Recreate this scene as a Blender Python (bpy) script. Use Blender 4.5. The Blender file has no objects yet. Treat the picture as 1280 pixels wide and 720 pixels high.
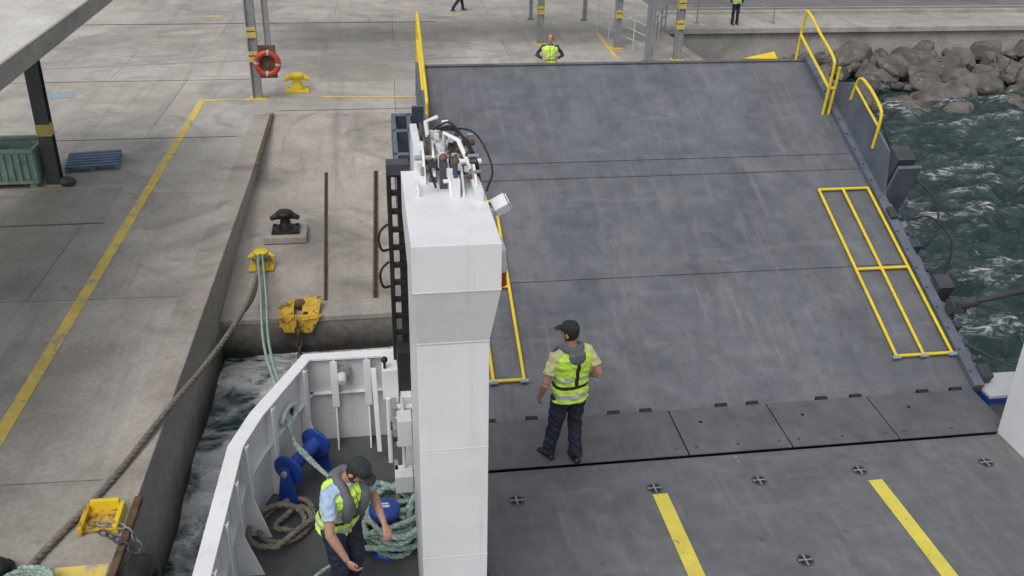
import bpy, bmesh, math, random
from mathutils import Vector, Matrix, noise
from mathutils.bvhtree import BVHTree
random.seed(7)
sc=bpy.context.scene
V=Vector
# ------------------------------------------------------------------ materials
def newmat(name):
    m=bpy.data.materials.new(name); m.use_nodes=True; nt=m.node_tree
    b=nt.nodes['Principled BSDF']; return m,nt,b
def N(nt,t,**k):
    n=nt.nodes.new(t)
    for a,v in k.items():
        if a.startswith('i_'):
            n.inputs[a[2:].replace('_',' ')].default_value=v
        else: setattr(n,a,v)
    return n
def coord(nt,scale=(1,1,1),rot=(0,0,0)):
    tc=N(nt,'ShaderNodeTexCoord'); mp=N(nt,'ShaderNodeMapping')
    mp.inputs['Scale'].default_value=scale; mp.inputs['Rotation'].default_value=rot
    nt.links.new(tc.outputs['Object'],mp.inputs['Vector']); return mp.outputs['Vector']
def noi(nt,vec,scale,detail=6,rough=.6,dist=0):
    n=N(nt,'ShaderNodeTexNoise'); n.inputs['Scale'].default_value=scale; n.inputs['Detail'].default_value=min(detail,7)
    n.inputs['Roughness'].default_value=rough; n.inputs['Distortion'].default_value=dist
    nt.links.new(vec,n.inputs['Vector']); return n.outputs['Fac']
def ramp(nt,fac,a,b,ca=(0,0,0,1),cb=(1,1,1,1)):
    r=N(nt,'ShaderNodeValToRGB'); e=r.color_ramp.elements
    e[0].position=a; e[1].position=b; e[0].color=ca; e[1].color=cb
    nt.links.new(fac,r.inputs['Fac']); return r.outputs['Color']
def mix(nt,fac,a,b,mode='MIX'):
    m=N(nt,'ShaderNodeMix',data_type='RGBA',blend_type=mode)
    for s,v in ((m.inputs[0],fac),(m.inputs[6],a),(m.inputs[7],b)):
        if isinstance(v,(int,float)): s.default_value=v
        elif isinstance(v,tuple): s.default_value=v if len(v)==4 else v+(1,)
        else: nt.links.new(v,s)
    return m.outputs[2]
def bump(nt,b,h,strength=.3,dist=.01,prev=None):
    n=N(nt,'ShaderNodeBump'); n.inputs['Strength'].default_value=strength; n.inputs['Distance'].default_value=dist
    nt.links.new(h,n.inputs['Height'])
    if prev: nt.links.new(prev,n.inputs['Normal'])
    nt.links.new(n.outputs['Normal'],b.inputs['Normal']); return n.outputs['Normal']
def c4(c,k=1): return (c[0]*k,c[1]*k,c[2]*k,1)
def pm(name,col,rough=.5,metal=0,var=.18,scale=2.5,bs=.15,bscale=60,wear=None,wamt=.62,wscale=4,streak=None):
    m,nt,b=newmat(name); v=coord(nt)
    n1=noi(nt,v,scale,8,.65)
    c=ramp(nt,n1,.3,.7,c4(col,1-var),c4(col,1+var))
    p=None
    if streak:
        vs=coord(nt,(6,6,.45)); st=ramp(nt,noi(nt,vs,1.4,7,.7),.53,.78); c=mix(nt,mix(nt,.55,(0,0,0),st),c,streak)
        gr=ramp(nt,noi(nt,v,1.1,7,.7),.45,.75); c=mix(nt,mix(nt,.3,(0,0,0),gr),c,streak)
    if wear:
        n2=noi(nt,v,wscale,10,.75)
        w=ramp(nt,n2,wamt,wamt+.06); c=mix(nt,w,c,wear)
    nt.links.new(c,b.inputs['Base Color'])
    r=ramp(nt,noi(nt,v,scale*3,5),.3,.7,(rough*.8,)*3+(1,),(min(1,rough*1.2),)*3+(1,)); nt.links.new(r,b.inputs['Roughness'])
    b.inputs['Metallic'].default_value=metal
    if streak: p=bump(nt,b,noi(nt,v,2.2,2,.5),.25,.05)
    bump(nt,b,noi(nt,v,bscale,4),bs,.004,p); return m
def concrete(name,c1,c2,slab=True,stain=.5,wet=.35):
    m,nt,b=newmat(name); v=coord(nt)
    big=noi(nt,v,.16,7,.62,.6); mid=noi(nt,v,.9,7,.72); fine=noi(nt,v,14,6,.7)
    c=ramp(nt,big,.34,.66,c1+(1,),c2+(1,))
    c=mix(nt,.8,c,ramp(nt,mid,.28,.72,(.38,.37,.355,1),(.65,.645,.64,1)),'OVERLAY')
    c=mix(nt,.45,c,ramp(nt,fine,.3,.7,(.33,.33,.33,1),(.67,.67,.67,1)),'OVERLAY')
    sp=ramp(nt,noi(nt,v,2.3,4,.5),.67,.76); c=mix(nt,mix(nt,.5,(0,0,0),sp),c,(.14,.13,.12),'MIX')
    vs=coord(nt,(2.2,.12,1),(0,0,.05)); st=ramp(nt,noi(nt,vs,1.2,8,.7),.52,.75)
    c=mix(nt,mix(nt,stain,(0,0,0),st),c,(.19,.178,.16))
    wt=ramp(nt,noi(nt,v,.33,6,.6,1.5),.54,.64); c=mix(nt,mix(nt,wet,(0,0,0),wt),c,(.16,.153,.142))
    if slab:
        br=N(nt,'ShaderNodeTexBrick'); br.offset=.37; br.inputs['Scale'].default_value=1
        br.inputs['Brick Width'].default_value=6.5; br.inputs['Row Height'].default_value=5.2; br.inputs['Mortar Size'].default_value=.014
        br.inputs['Mortar Smooth'].default_value=.3
        br.inputs['Color1'].default_value=(.9,.89,.88,1); br.inputs['Color2'].default_value=(1.07,1.07,1.06,1); br.inputs['Mortar'].default_value=(.5,.48,.46,1)
        dv=coord(nt,(1,1,1),(0,0,.03)); nt.links.new(dv,br.inputs['Vector'])
        c=mix(nt,1.0,c,br.outputs['Color'],'MULTIPLY')
    nt.links.new(c,b.inputs['Base Color'])
    rr=ramp(nt,big,.35,.65,(.6,.6,.6,1),(.92,.92,.92,1)); nt.links.new(rr,b.inputs['Roughness'])
    p=bump(nt,b,mid,.25,.03); bump(nt,b,fine,.3,.006,p); return m
def steeldeck(name,c1,c2,scr=(.2,.2,.21),rough=.5,k=1.0):
    m,nt,b=newmat(name); v=coord(nt)
    big=noi(nt,v,.7,7,.62,1.2); mid=noi(nt,v,4.5,7,.7)
    c=ramp(nt,big,.32,.68,c1+(1,),c2+(1,))
    c=mix(nt,.75,c,ramp(nt,mid,.25,.75,(.35,.35,.36,1),(.65,.65,.65,1)),'OVERLAY')
    vs=coord(nt,(6,.35,.35),(0,0,.12)); st=ramp(nt,noi(nt,vs,1.6,7,.75),.53,.78)
    c=mix(nt,mix(nt,min(1,.55*k),(0,0,0),st),c,scr)
    vs2=coord(nt,(.5,4,4),(0,0,-.5)); st2=ramp(nt,noi(nt,vs2,1.1,7,.75),.54,.8)
    c=mix(nt,mix(nt,min(1,.5*k),(0,0,0),st2),c,scr)
    vs3=coord(nt,(1.6,.5,.5),(0,0,.9)); st3=ramp(nt,noi(nt,vs3,1.3,7,.7),.54,.74)
    c=mix(nt,mix(nt,.55,(0,0,0),st3),c,c4(c1,.66)[:3])
    ch=ramp(nt,noi(nt,v,9,7,.8),.71,.76); c=mix(nt,mix(nt,.4,(0,0,0),ch),c,(.34,.34,.33))
    sp=ramp(nt,noi(nt,v,5.5,3,.5),.69,.75); c=mix(nt,mix(nt,.4,(0,0,0),sp),c,(.04,.04,.042))
    nt.links.new(c,b.inputs['Base Color'])
    rr=ramp(nt,mid,.3,.7,(rough*.75,)*3+(1,),(rough*1.3,)*3+(1,)); nt.links.new(rr,b.inputs['Roughness'])
    p=bump(nt,b,big,.3,.06); bump(nt,b,noi(nt,v,45,4),.25,.004,p); return m
M={}
M['quay']=concrete('quay_concrete',(.31,.293,.268),(.46,.443,.413))
M['quay2']=concrete('slipway_concrete',(.28,.256,.222),(.44,.41,.37),False,.7,.65)
M['patch']=concrete('repair_concrete',(.275,.26,.235),(.39,.37,.34),False,.4)
M['seaw']=concrete('sea_wall_concrete',(.3,.28,.26),(.43,.41,.39),False,.3)
M['asph']=pm('worn_asphalt',(.16,.155,.15),.9,0,.3,.5,.6,30)
def wetwall():
    m,nt,b=newmat('wet_quay_face'); v=coord(nt)
    tc=N(nt,'ShaderNodeTexCoord'); s=N(nt,'ShaderNodeSeparateXYZ'); nt.links.new(tc.outputs['Object'],s.inputs[0])
    n=noi(nt,v,1.5,8,.7)
    a=N(nt,'ShaderNodeMath',operation='MULTIPLY_ADD'); nt.links.new(n,a.inputs[0]); a.inputs[1].default_value=.8; nt.links.new(s.outputs['Z'],a.inputs[2])
    mr=N(nt,'ShaderNodeMapRange'); mr.inputs['From Min'].default_value=-2.6; mr.inputs['From Max'].default_value=-1.55; nt.links.new(a.outputs[0],mr.inputs['Value'])
    r=ramp(nt,mr.outputs[0],.1,.9,(.025,.022,.018,1),(.33,.31,.28,1))
    c=mix(nt,.6,r,ramp(nt,noi(nt,v,6,8,.7),.3,.7,(.3,.3,.3,1),(.65,.62,.6,1)),'OVERLAY')
    nt.links.new(c,b.inputs['Base Color']); b.inputs['Roughness'].default_value=.6
    bump(nt,b,noi(nt,v,5,8,.7),.6,.05); return m
M['wet']=wetwall()
M['ramp']=steeldeck('ramp_paint',(.095,.102,.117),(.15,.158,.175),(.225,.232,.245),.48,1.2)
M['deck']=steeldeck('deck_paint',(.104,.108,.114),(.152,.157,.163),(.24,.24,.245),.48,1.1)
M['flap']=steeldeck('flap_paint',(.088,.092,.098),(.125,.13,.136),(.18,.18,.185),.5)
M['mdeck']=steeldeck('mooring_deck_paint',(.055,.06,.065),(.09,.096,.1),(.13,.13,.13),.45)
M['white']=pm('white_marine_paint',(.74,.755,.775),.38,0,.035,1.2,.06,20,(.5,.45,.38),.70,3,(.56,.55,.52))
M['white2']=pm('white_weathered_paint',(.60,.62,.63),.4,0,.07,2,.1,25,(.34,.25,.16),.64,5,(.4,.35,.28))
M['yel']=pm('yellow_safety_paint',(.74,.56,.03),.45,0,.12,6,.1,40,(.3,.22,.1),.68,9)
M['yelpost']=pm('faded_yellow_band',(.5,.42,.12),.6,0,.15,6,.1,40,(.3,.28,.22),.56,9)
M['yelline']=pm('yellow_line_paint',(.68,.53,.12),.75,0,.2,2,.3,30,(.38,.35,.28),.53,3.5)
M['yeldeck']=pm('yellow_deck_line_paint',(.66,.57,.09),.6,0,.14,3,.2,30,(.2,.19,.12),.60,10)
M['blueline']=pm('blue_line_paint',(.22,.33,.45),.8,0,.2,2,.3,30,(.33,.33,.32),.48,3)
M['grey']=pm('galvanised_grey',(.28,.29,.3),.5,.2,.15,4)
M['dgrey']=pm('dark_steel',(.06,.065,.075),.5,.1,.3,4,.2,40,(.1,.06,.04),.68,6)
M['navy']=pm('blue_grey_steel',(.11,.13,.165),.5,0,.25,3,.2,40,(.18,.17,.16),.64,6)
M['black']=pm('black_rubber',(.014,.014,.015),.5,0,.3,5)
M['hole']=pm('shadow_black_paint',(.012,.012,.013),.7,0,.2,5)
M['joint']=pm('joint_filler',(.11,.105,.1),.9,0,.3,5)
M['scuff']=pm('chipped_primer',(.42,.42,.41),.7,0,.3,9)
M['blue']=pm('blue_marine_paint',(.015,.05,.27),.35,0,.2,5,.1,40,(.3,.3,.3),.66,12)
M['hull']=pm('hull_blue_paint',(.02,.06,.3),.4)
M['red']=pm('red_plastic',(.42,.05,.03),.4,0,.15,5)
M['rust']=pm('rusty_iron',(.12,.08,.05),.85,.1,.5,5,.6,30,(.2,.1,.05),.55,12)
M['teal']=pm('teal_rope_fibre',(.22,.34,.29),.9,0,.35,18,.8,120,(.44,.48,.42),.50,30)
M['brope']=pm('old_rope_fibre',(.19,.17,.14),.95,0,.4,14,.8,120,(.3,.28,.22),.56,25)
M['green']=pm('green_mesh_plastic',(.19,.29,.25),.6,0,.25,4,.2,40,(.37,.39,.36),.56,8)
M['bluep']=pm('blue_grey_pallet_paint',(.12,.19,.29),.7,0,.3,4,.3,50,(.24,.23,.22),.6,9)
M['rock']=pm('basalt_rock',(.115,.104,.095),.9,0,.55,1.3,.9,9,(.21,.19,.17),.57,3)
M['roof']=concrete('canopy_roof',(.42,.41,.38),(.58,.57,.54),False,.2)
M['orange']=pm('orange_paint',(.62,.38,.03),.6,0,.3,4,.3,40,(.16,.1,.05),.52,6)
M['glass']=pm('lamp_glass',(.6,.62,.65),.1,0,.05,5)
M['skin']=pm('skin',(.42,.24,.17),.5,0,.08,20,.1,150)
M['hair']=pm('dark_hair',(.02,.015,.012),.6,0,.3,30)
M['cap']=pm('dark_cap_cloth',(.022,.03,.032),.85,0,.2,25,.3,200)
M['vest']=pm('hi_vis_cloth',(.56,.84,.09),.65,0,.14,14,.5,60)
M['silver']=pm('reflective_band',(.55,.58,.58),.35,.2,.1,14)
M['strap']=pm('black_webbing',(.02,.02,.022),.7,0,.2,20)
M['collar']=pm('grey_lifejacket_cloth',(.12,.13,.14),.75,0,.2,14,.5,60)
M['trous']=pm('navy_trouser_cloth',(.018,.022,.04),.85,0,.35,9,.8,40)
M['shoe']=pm('black_boot_leather',(.015,.014,.013),.5,0,.2,20)
M['shirty']=pm('yellow_shirt_cloth',(.6,.6,.3),.8,0,.1,14,.5,60)
M['shirtb']=pm('pale_blue_shirt_cloth',(.36,.48,.64),.8,0,.1,14,.5,60)
M['shirtd']=pm('dark_shirt_cloth',(.03,.035,.05),.8,0,.1,14,.5,60)
M['eye']=pm('eye_dark',(.02,.015,.01),.2)
M['lip']=pm('lip',(.3,.12,.1),.5)
# ------------------------------------------------------------------ mesh builder
class MB:
    def __init__(s): s.v=[];s.f=[];s.m=[];s.s=[];s.mats=[]
    def mi(s,k):
        if k not in s.mats: s.mats.append(k)
        return s.mats.index(k)
    def add(s,vs,fs,k,smooth=False):
        o=len(s.v); s.v+=[V(p) for p in vs]; i=s.mi(k)
        for f in fs: s.f.append([o+a for a in f]); s.m.append(i); s.s.append(smooth)
    def box(s,c,d,k,R=None):
        c=V(c); h=V(d)/2; vs=[]
        for z in(-1,1):
            for y in(-1,1):
                for x in(-1,1):
                    p=V((x*h.x,y*h.y,z*h.z)); vs.append(c+(R@p if R else p))
        s.add(vs,[(0,2,3,1),(4,5,7,6),(0,1,5,4),(2,6,7,3),(0,4,6,2),(1,3,7,5)],k)
    def bb(s,a,b,k): s.box([(a[i]+b[i])/2 for i in range(3)],[abs(b[i]-a[i]) for i in range(3)],k)
    def tube(s,pts,r,k,n=12,caps=True,smooth=True):
        pts=[V(p) for p in pts]; m=len(pts)
        rr=r if isinstance(r,(list,tuple)) else [r]*m
        t0=(pts[1]-pts[0]).normalized(); u=t0.cross(V((0,0,1)))
        if u.length<.05: u=t0.cross(V((1,0,0)))
        u.normalize(); vs=[];fs=[]
        for i,p in enumerate(pts):
            t=(pts[min(i+1,m-1)]-pts[max(i-1,0)]).normalized()
            u=(u-t*u.dot(t)).normalized(); w=t.cross(u)
            for j in range(n):
                a=2*math.pi*j/n; vs.append(p+(u*math.cos(a)+w*math.sin(a))*rr[i])
        for i in range(m-1):
            for j in range(n):
                a=i*n+j;b=i*n+(j+1)%n; fs.append((a,b,b+n,a+n))
        s.add(vs,fs,k,smooth)
        if caps:
            s.add(vs[:n],[tuple(range(n))[::-1]],k); s.add(vs[-n:],[tuple(range(n))],k)
    def cyl(s,a,b,r,k,n=20): s.tube([a,b],r,k,n)
    def prism(s,pts,off,k):
        n=len(pts); off=V(off); pts=[V(p) for p in pts]
        s.add(pts+[p+off for p in pts],[tuple(range(n))[::-1],tuple(range(n,2*n))]+[(i,(i+1)%n,(i+1)%n+n,i+n) for i in range(n)],k)
    def quad(s,p,k): s.add(p,[tuple(range(len(p)))],k)
    def ball(s,c,r,k,n=12):
        c=V(c); r=V(r) if not isinstance(r,(int,float)) else V((r,r,r)); vs=[];fs=[]
        for i in range(n+1):
            a=math.pi*i/n
            for j in range(n*2):
                b=math.pi*j/n; vs.append(c+V((r.x*math.sin(a)*math.cos(b),r.y*math.sin(a)*math.sin(b),r.z*math.cos(a))))
        for i in range(n):
            for j in range(n*2):
                q=i*2*n+j;w=i*2*n+(j+1)%(2*n); fs.append((q,q+2*n,w+2*n,w))
        s.add(vs,fs,k,True)
    def obj(s,name,bevel=0,seg=2,fix=True):
        me=bpy.data.meshes.new(name); me.from_pydata([tuple(p) for p in s.v],[],s.f)
        for k in s.mats: me.materials.append(M[k])
        me.polygons.foreach_set('material_index',s.m); me.polygons.foreach_set('use_smooth',s.s); me.update()
        if fix:
            bm=bmesh.new(); bm.from_mesh(me); bmesh.ops.recalc_face_normals(bm,faces=bm.faces); bm.to_mesh(me); bm.free()
        o=bpy.data.objects.new(name,me); sc.collection.objects.link(o)
        if bevel:
            b=o.modifiers.new('bevel','BEVEL'); b.width=bevel; b.segments=seg; b.limit_method='ANGLE'; b.angle_limit=math.radians(40)
        return o
def spline(pts,n=10):
    pts=[V(p) for p in pts]; out=[]
    P=[pts[0]*2-pts[1]]+pts+[pts[-1]*2-pts[-2]]
    for i in range(1,len(P)-2):
        a,b,c,d=P[i-1:i+3]
        for j in range(n):
            t=j/n; out.append(.5*((2*b)+(c-a)*t+(2*a-5*b+4*c-d)*t*t+(3*b-a-3*c+d)*t**3))
    out.append(pts[-1]); return out
def laid_rope(mb,path,r,k,strands=3,pitch=None):
    pitch=pitch or r*7
    pts=[V(path[0])]; seg=r*1.1
    for p in path[1:]:
        p=V(p)
        while (p-pts[-1]).length>seg: pts.append(pts[-1]+(p-pts[-1]).normalized()*seg)
    if len(pts)<4: return
    fr=[]
    t0=(pts[1]-pts[0]).normalized(); u=t0.cross(V((.1,.2,1))).normalized()
    for i in range(len(pts)):
        t=(pts[min(i+1,len(pts)-1)]-pts[max(i-1,0)]).normalized(); u=(u-t*u.dot(t)).normalized(); fr.append((u.copy(),t.cross(u)))
    for s in range(strands):
        q=[]
        for i,p in enumerate(pts):
            a=2*math.pi*(s/strands+i*seg/pitch); q.append(p+(fr[i][0]*math.cos(a)+fr[i][1]*math.sin(a))*r*.5)
        mb.tube(q,r*.56,k,6)
# ------------------------------------------------------------------ setting: quay
ql=lambda y:-2.66+(y-27.)*.0262
WZ=-3.0
q=MB(); zt=-1.3
top=[(-400,-80),(ql(-80),-80),(ql(27),27),(12,27),(12,37.7),(600,36),(600,500),(-400,500)]
q.add([(x,y,zt) for x,y in top],[tuple(range(len(top)))],'quay')
for i in range(1,6):
    a=top[i];b=top[i+1]; q.quad([(a[0],a[1],zt),(b[0],b[1],zt),(b[0],b[1],-6),(a[0],a[1],-6)],'seaw' if i>=3 else 'wet')
q.obj('quay',fix=False)
cp=MB()
for a in range(-20,27,3):
    y0=a+.012; y1=min(a+2.988,27)
    cp.prism([(ql(y0)-.5,y0,zt-.05),(ql(y0)+.02,y0,zt-.05),(ql(y1)+.02,y1,zt-.05),(ql(y1)-.5,y1,zt-.05)],(0,0,.062),'quay2')
cp.obj('quay_coping',.015)
ms=MB(); ms.bb((12.0,37.45,-1.4),(70,37.95,-1.18),'seaw'); ms.obj('sea_wall_coping',.02)
ms=MB(); ms.bb((13,41.0,-1.35),(90,41.25,-1.16),'seaw'); ms.obj('road_kerb',.02)
ms=MB(); ms.quad([(13,41.3,zt+.004),(300,41.3,zt+.004),(300,60,zt+.004),(13,60,zt+.004)],'asph'); ms.obj('access_road',fix=False)
sl=MB(); zs=lambda y:-1.3-(27-y)*.0857
ye=16.4
sl.add([(ql(ye),ye,zs(ye)),(9,ye,zs(ye)),(9,27,-1.3),(ql(27),27,-1.3)],[(0,1,2,3)],'quay2')
sl.quad([(ql(ye),ye,zs(ye)),(9,ye,zs(ye)),(9,ye,-6),(ql(ye),ye,-6)],'wet')
sl.quad([(9,ye,zs(ye)),(9,27,-1.3),(9,27,-6),(9,ye,-6)],'wet')
sl.obj('slipway',fix=False)
g=MB(); g.prism([(ql(ye)+.05,16.38,zs(16.4)-.12),(9,16.38,zs(16.4)-.12),(9,16.7,zs(16.7)-.12),(ql(ye)+.05,16.7,zs(16.7)-.12)],(0,0,.14),'patch'); g.obj('slipway_nosing',.03)
for i,(x0,x1,w,kk) in enumerate(((-1.08,-.98,.045,'rust'),(.15,-.01,.06,'rust'))):
    g=MB()
    def sq(xa,xb,w,k,dz):
        g.quad([(xa-w/2,22.95,zs(22.95)+dz),(xa+w/2,22.95,zs(22.95)+dz),(xb+w/2,16.95,zs(16.95)+dz),(xb-w/2,16.95,zs(16.95)+dz)],k)
    sq(x0,x1,w*2.0,kk,.004); sq(x0,x1,w*.8,'hole',.008); g.obj('slipway_rail_slot',fix=False)
g=MB(); g.prism([(ql(25)-.04,22.5,zt+.014),(ql(25)+.06,22.5,zt+.014),(ql(27)+.06,26.9,zt+.014),(ql(27)-.04,26.9,zt+.014)],(0,0,.05),'rust'); g.obj('quay_edge_rail',.01)
def strip(name,pts,w,k,z=zt+.006):
    g=MB()
    for a,b in zip(pts[:-1],pts[1:]):
        a=V(a+(z,));b=V(b+(z,)); d=(b-a).normalized(); n=V((-d.y,d.x,0))*w/2
        L=(b-a).length; k2=max(1,int(L/.5))
        for i in range(k2):
            p=a+(b-a)*i/k2; r=a+(b-a)*(i+1)/k2
            g.quad([p-n,r-n,r+n,p+n],k)
    return g.obj(name,fix=False)
strip('yellow_quay_line',[(-5.75,-10.),(-5.2,11.7),(-4.79,28.5)],.20,'yelline')
strip('yellow_quay_line',[(-4.9,28.6),(-2.9,28.6)],.16,'yelline')
strip('yellow_quay_line',[(-1.4,28.75),(3.2,28.4)],.13,'yelline')
strip('blue_quay_line',[(-12,32.6),(-4,33.6),(4,33.6)],.13,'blueline')
strip('yellow_quay_line',[(8.9,33.0),(9.2,37.5)],.15,'yelline')
for x,y,l in((-6.6,41.5,.9),(3.2,41.3,.9)): strip('yellow_quay_line',[(x,y),(x+l,y)],.22,'yelline')
for y_ in(42.5,45.2): strip('road_line',[(14.5,y_),(60,y_)],.12,'scuff',zt+.009)
strip('blue_quay_patch',[(-9.3,29.4),(-8.6,29.6)],.7,'blueline')
for x0,y0,x1,y1 in((-7.75,19.27,-5.5,19.31),(-22,39.9,3,40.02),(-14,25.0,-3.4,25.04),(-30,31.0,-3.5,31.04),(-2.5,27.3,12,27.34)):
    g=MB(); g.quad([(x0,y0,zt+.0065),(x1,y0,zt+.0065),(x1,y1,zt+.0065),(x0,y1,zt+.0065)],'joint'); g.obj('quay_expansion_joint',fix=False)
for x0,y0,x1,y1 in((-7.6,19.35,-5.55,21.4),(-10.5,35,-6,38),(-1.5,30.5,1.8,34.5)):
    g=MB(); g.quad([(x0,y0,zt+.003),(x1,y0,zt+.003),(x1,y1,zt+.003),(x0,y1,zt+.003)],'patch'); g.obj('quay_repair_patch',fix=False)
# ------------------------------------------------------------------ water
def water():
    m,nt,b=newmat('sea_water'); v=coord(nt)
    b.inputs['IOR'].default_value=1.33
    tc=N(nt,'ShaderNodeTexCoord'); s=N(nt,'ShaderNodeSeparateXYZ'); nt.links.new(tc.outputs['Object'],s.inputs[0])
    nz=N(nt,'ShaderNodeTexNoise'); nz.inputs['Scale'].default_value=1.1; nz.inputs['Detail'].default_value=5; nt.links.new(v,nz.inputs['Vector'])
    ad=N(nt,'ShaderNodeVectorMath',operation='MULTIPLY_ADD'); nt.links.new(nz.outputs['Color'],ad.inputs[0]); ad.inputs[1].default_value=(1.7,1.7,0); nt.links.new(v,ad.inputs[2])
    fl2=N(nt,'ShaderNodeVectorMath',operation='MULTIPLY'); nt.links.new(ad.outputs[0],fl2.inputs[0]); fl2.inputs[1].default_value=(1,1,0)
    def net(sc_,w):
        vo=N(nt,'ShaderNodeTexVoronoi',feature='DISTANCE_TO_EDGE'); vo.inputs['Scale'].default_value=sc_; nt.links.new(fl2.outputs[0],vo.inputs['Vector'])
        return ramp(nt,vo.outputs['Distance'],0.02,w,(1,1,1,1),(0,0,0,1))
    n1=net(1.35,.20); n2=net(3.4,.28)
    foam=mix(nt,.55,n1,n2,'ADD')
    msk=ramp(nt,noi(nt,v,.8,6,.6),.32,.50,(.3,.3,.3,1)); foam=mix(nt,1.0,foam,msk,'MULTIPLY')
    pat=ramp(nt,noi(nt,v,.8,7,.7,1.2),.54,.66,(0,0,0,1),(.8,.8,.8,1)); foam=mix(nt,1.0,foam,pat,'ADD')
    fb=ramp(nt,noi(nt,v,8,6,.7),.35,.55,(.6,.6,.6,1)); foam=mix(nt,1.0,foam,fb,'MULTIPLY')
    mx=N(nt,'ShaderNodeMapRange'); mx.inputs['From Min'].default_value=3.5; mx.inputs['From Max'].default_value=1; nt.links.new(s.outputs['X'],mx.inputs['Value'])
    my=N(nt,'ShaderNodeMapRange'); my.inputs['From Min'].default_value=9.2; my.inputs['From Max'].default_value=11.2; nt.links.new(s.outputs['Y'],my.inputs['Value'])
    mm=N(nt,'ShaderNodeMath',operation='MULTIPLY'); nt.links.new(mx.outputs[0],mm.inputs[0]); nt.links.new(my.outputs[0],mm.inputs[1])
    mf=N(nt,'ShaderNodeMath',operation='MULTIPLY'); mf.use_clamp=True; nt.links.new(foam,mf.inputs[0]); nt.links.new(mm.outputs[0],mf.inputs[1])
    cr=N(nt,'ShaderNodeMapRange'); cr.inputs['From Min'].default_value=WZ+.07; cr.inputs['From Max'].default_value=WZ+.17; nt.links.new(s.outputs['Z'],cr.inputs['Value'])
    vw=coord(nt,(1,2.0,1),(0,0,.3)); wn=ramp(nt,noi(nt,vw,2.2,7,.75,1),.49,.62); wc=mix(nt,1.0,cr.outputs[0],wn,'MULTIPLY')
    lace=ramp(nt,noi(nt,vw,1.3,7,.8,2.0),.58,.66,(0,0,0,1),(.45,.45,.45,1)); wc=mix(nt,1.0,wc,lace,'ADD')
    fin=mix(nt,1.0,mf.outputs[0],wc,'ADD')
    cl=N(nt,'ShaderNodeClamp'); nt.links.new(fin,cl.inputs[0]); fin=cl.outputs[0]
    base=ramp(nt,noi(nt,v,.3,6,.65),.32,.68,(.022,.048,.052,1),(.058,.098,.098,1))
    milky=mix(nt,mm.outputs[0],base,(.03,.085,.095))
    c=mix(nt,fin,milky,(.88,.92,.92)); nt.links.new(c,b.inputs['Base Color'])
    rr=mix(nt,fin,(.07,.07,.07),(.8,.8,.8)); nt.links.new(rr,b.inputs['Roughness'])
    v2=coord(nt,(1,1.7,1),(0,0,.5)); p=bump(nt,b,noi(nt,v2,1.5,7,.66,1.0),1.0,.55)
    bump(nt,b,noi(nt,v2,7,6,.6,.5),.8,.05,p); return m
M['water']=water()
w=MB(); nx,ny=240,225; x0,x1,y0,y1=-4.5,48,-10,38.5
vs=[]
for j in range(ny+1):
    for i in range(nx+1):
        x=x0+(x1-x0)*i/nx; y=y0+(y1-y0)*j/ny
        u_=x*.9+y*.45; v_=y*.95-x*.35
        h=noise.noise(V((u_*.3,v_*.55,0)))*.30+noise.noise(V((u_*.9,v_*1.5,3)))*.26+noise.noise(V((u_*2.2,v_*2.9,7)))*.11
        if x<3: h*=.4
        vs.append((x,y,WZ+h))
w.add(vs,[(j*(nx+1)+i,j*(nx+1)+i+1,(j+1)*(nx+1)+i+1,(j+1)*(nx+1)+i) for j in range(ny) for i in range(nx)],'water',True)
B=2500
w.quad([(-600,-B,WZ-.45),(B,-B,WZ-.45),(B,B,WZ-.45),(-600,B,WZ-.45)],'water')
w.obj('water',fix=False)
# ------------------------------------------------------------------ riprap
rk=MB()
def boulder(c,s):
    bm=bmesh.new(); n=random.randint(12,18)
    sc3=V((random.uniform(.8,1.35),random.uniform(.7,1.1),random.uniform(.6,.85)))*s
    for i in range(n):
        d=V((random.gauss(0,1),random.gauss(0,1),random.gauss(0,1))).normalized()*random.uniform(.82,1)
        bm.verts.new((d.x*sc3.x,d.y*sc3.y,d.z*sc3.z))
    bmesh.ops.convex_hull(bm,input=bm.verts)
    bmesh.ops.delete(bm,geom=[v for v in bm.verts if not v.link_faces],context='VERTS')
    bmesh.ops.bevel(bm,geom=list(bm.edges),offset=s*.07,segments=1,affect='EDGES')
    Rm=Matrix.Rotation(random.uniform(0,6),3,'Z'); bm.verts.ensure_lookup_table(); bm.verts.index_update()
    rk.add([V(c)+Rm@v.co for v in bm.verts],[[v.index for v in f.verts] for f in bm.faces],'rock'); bm.free()
x=17.0
while x<58:
    for row in range(9):
        t=row/8; yy=37.1-t*5.4+random.uniform(-.35,.35); zz=-2.3-t*.95+random.uniform(-.2,.15)
        if x<18.5 and row>5: continue
        boulder((x+random.uniform(-.4,.4),yy,zz),random.choice((.35,.5,.6,.75,.9))*random.uniform(.9,1.1))
    x+=random.uniform(.75,1.05)
rk.obj('riprap_rocks')
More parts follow.
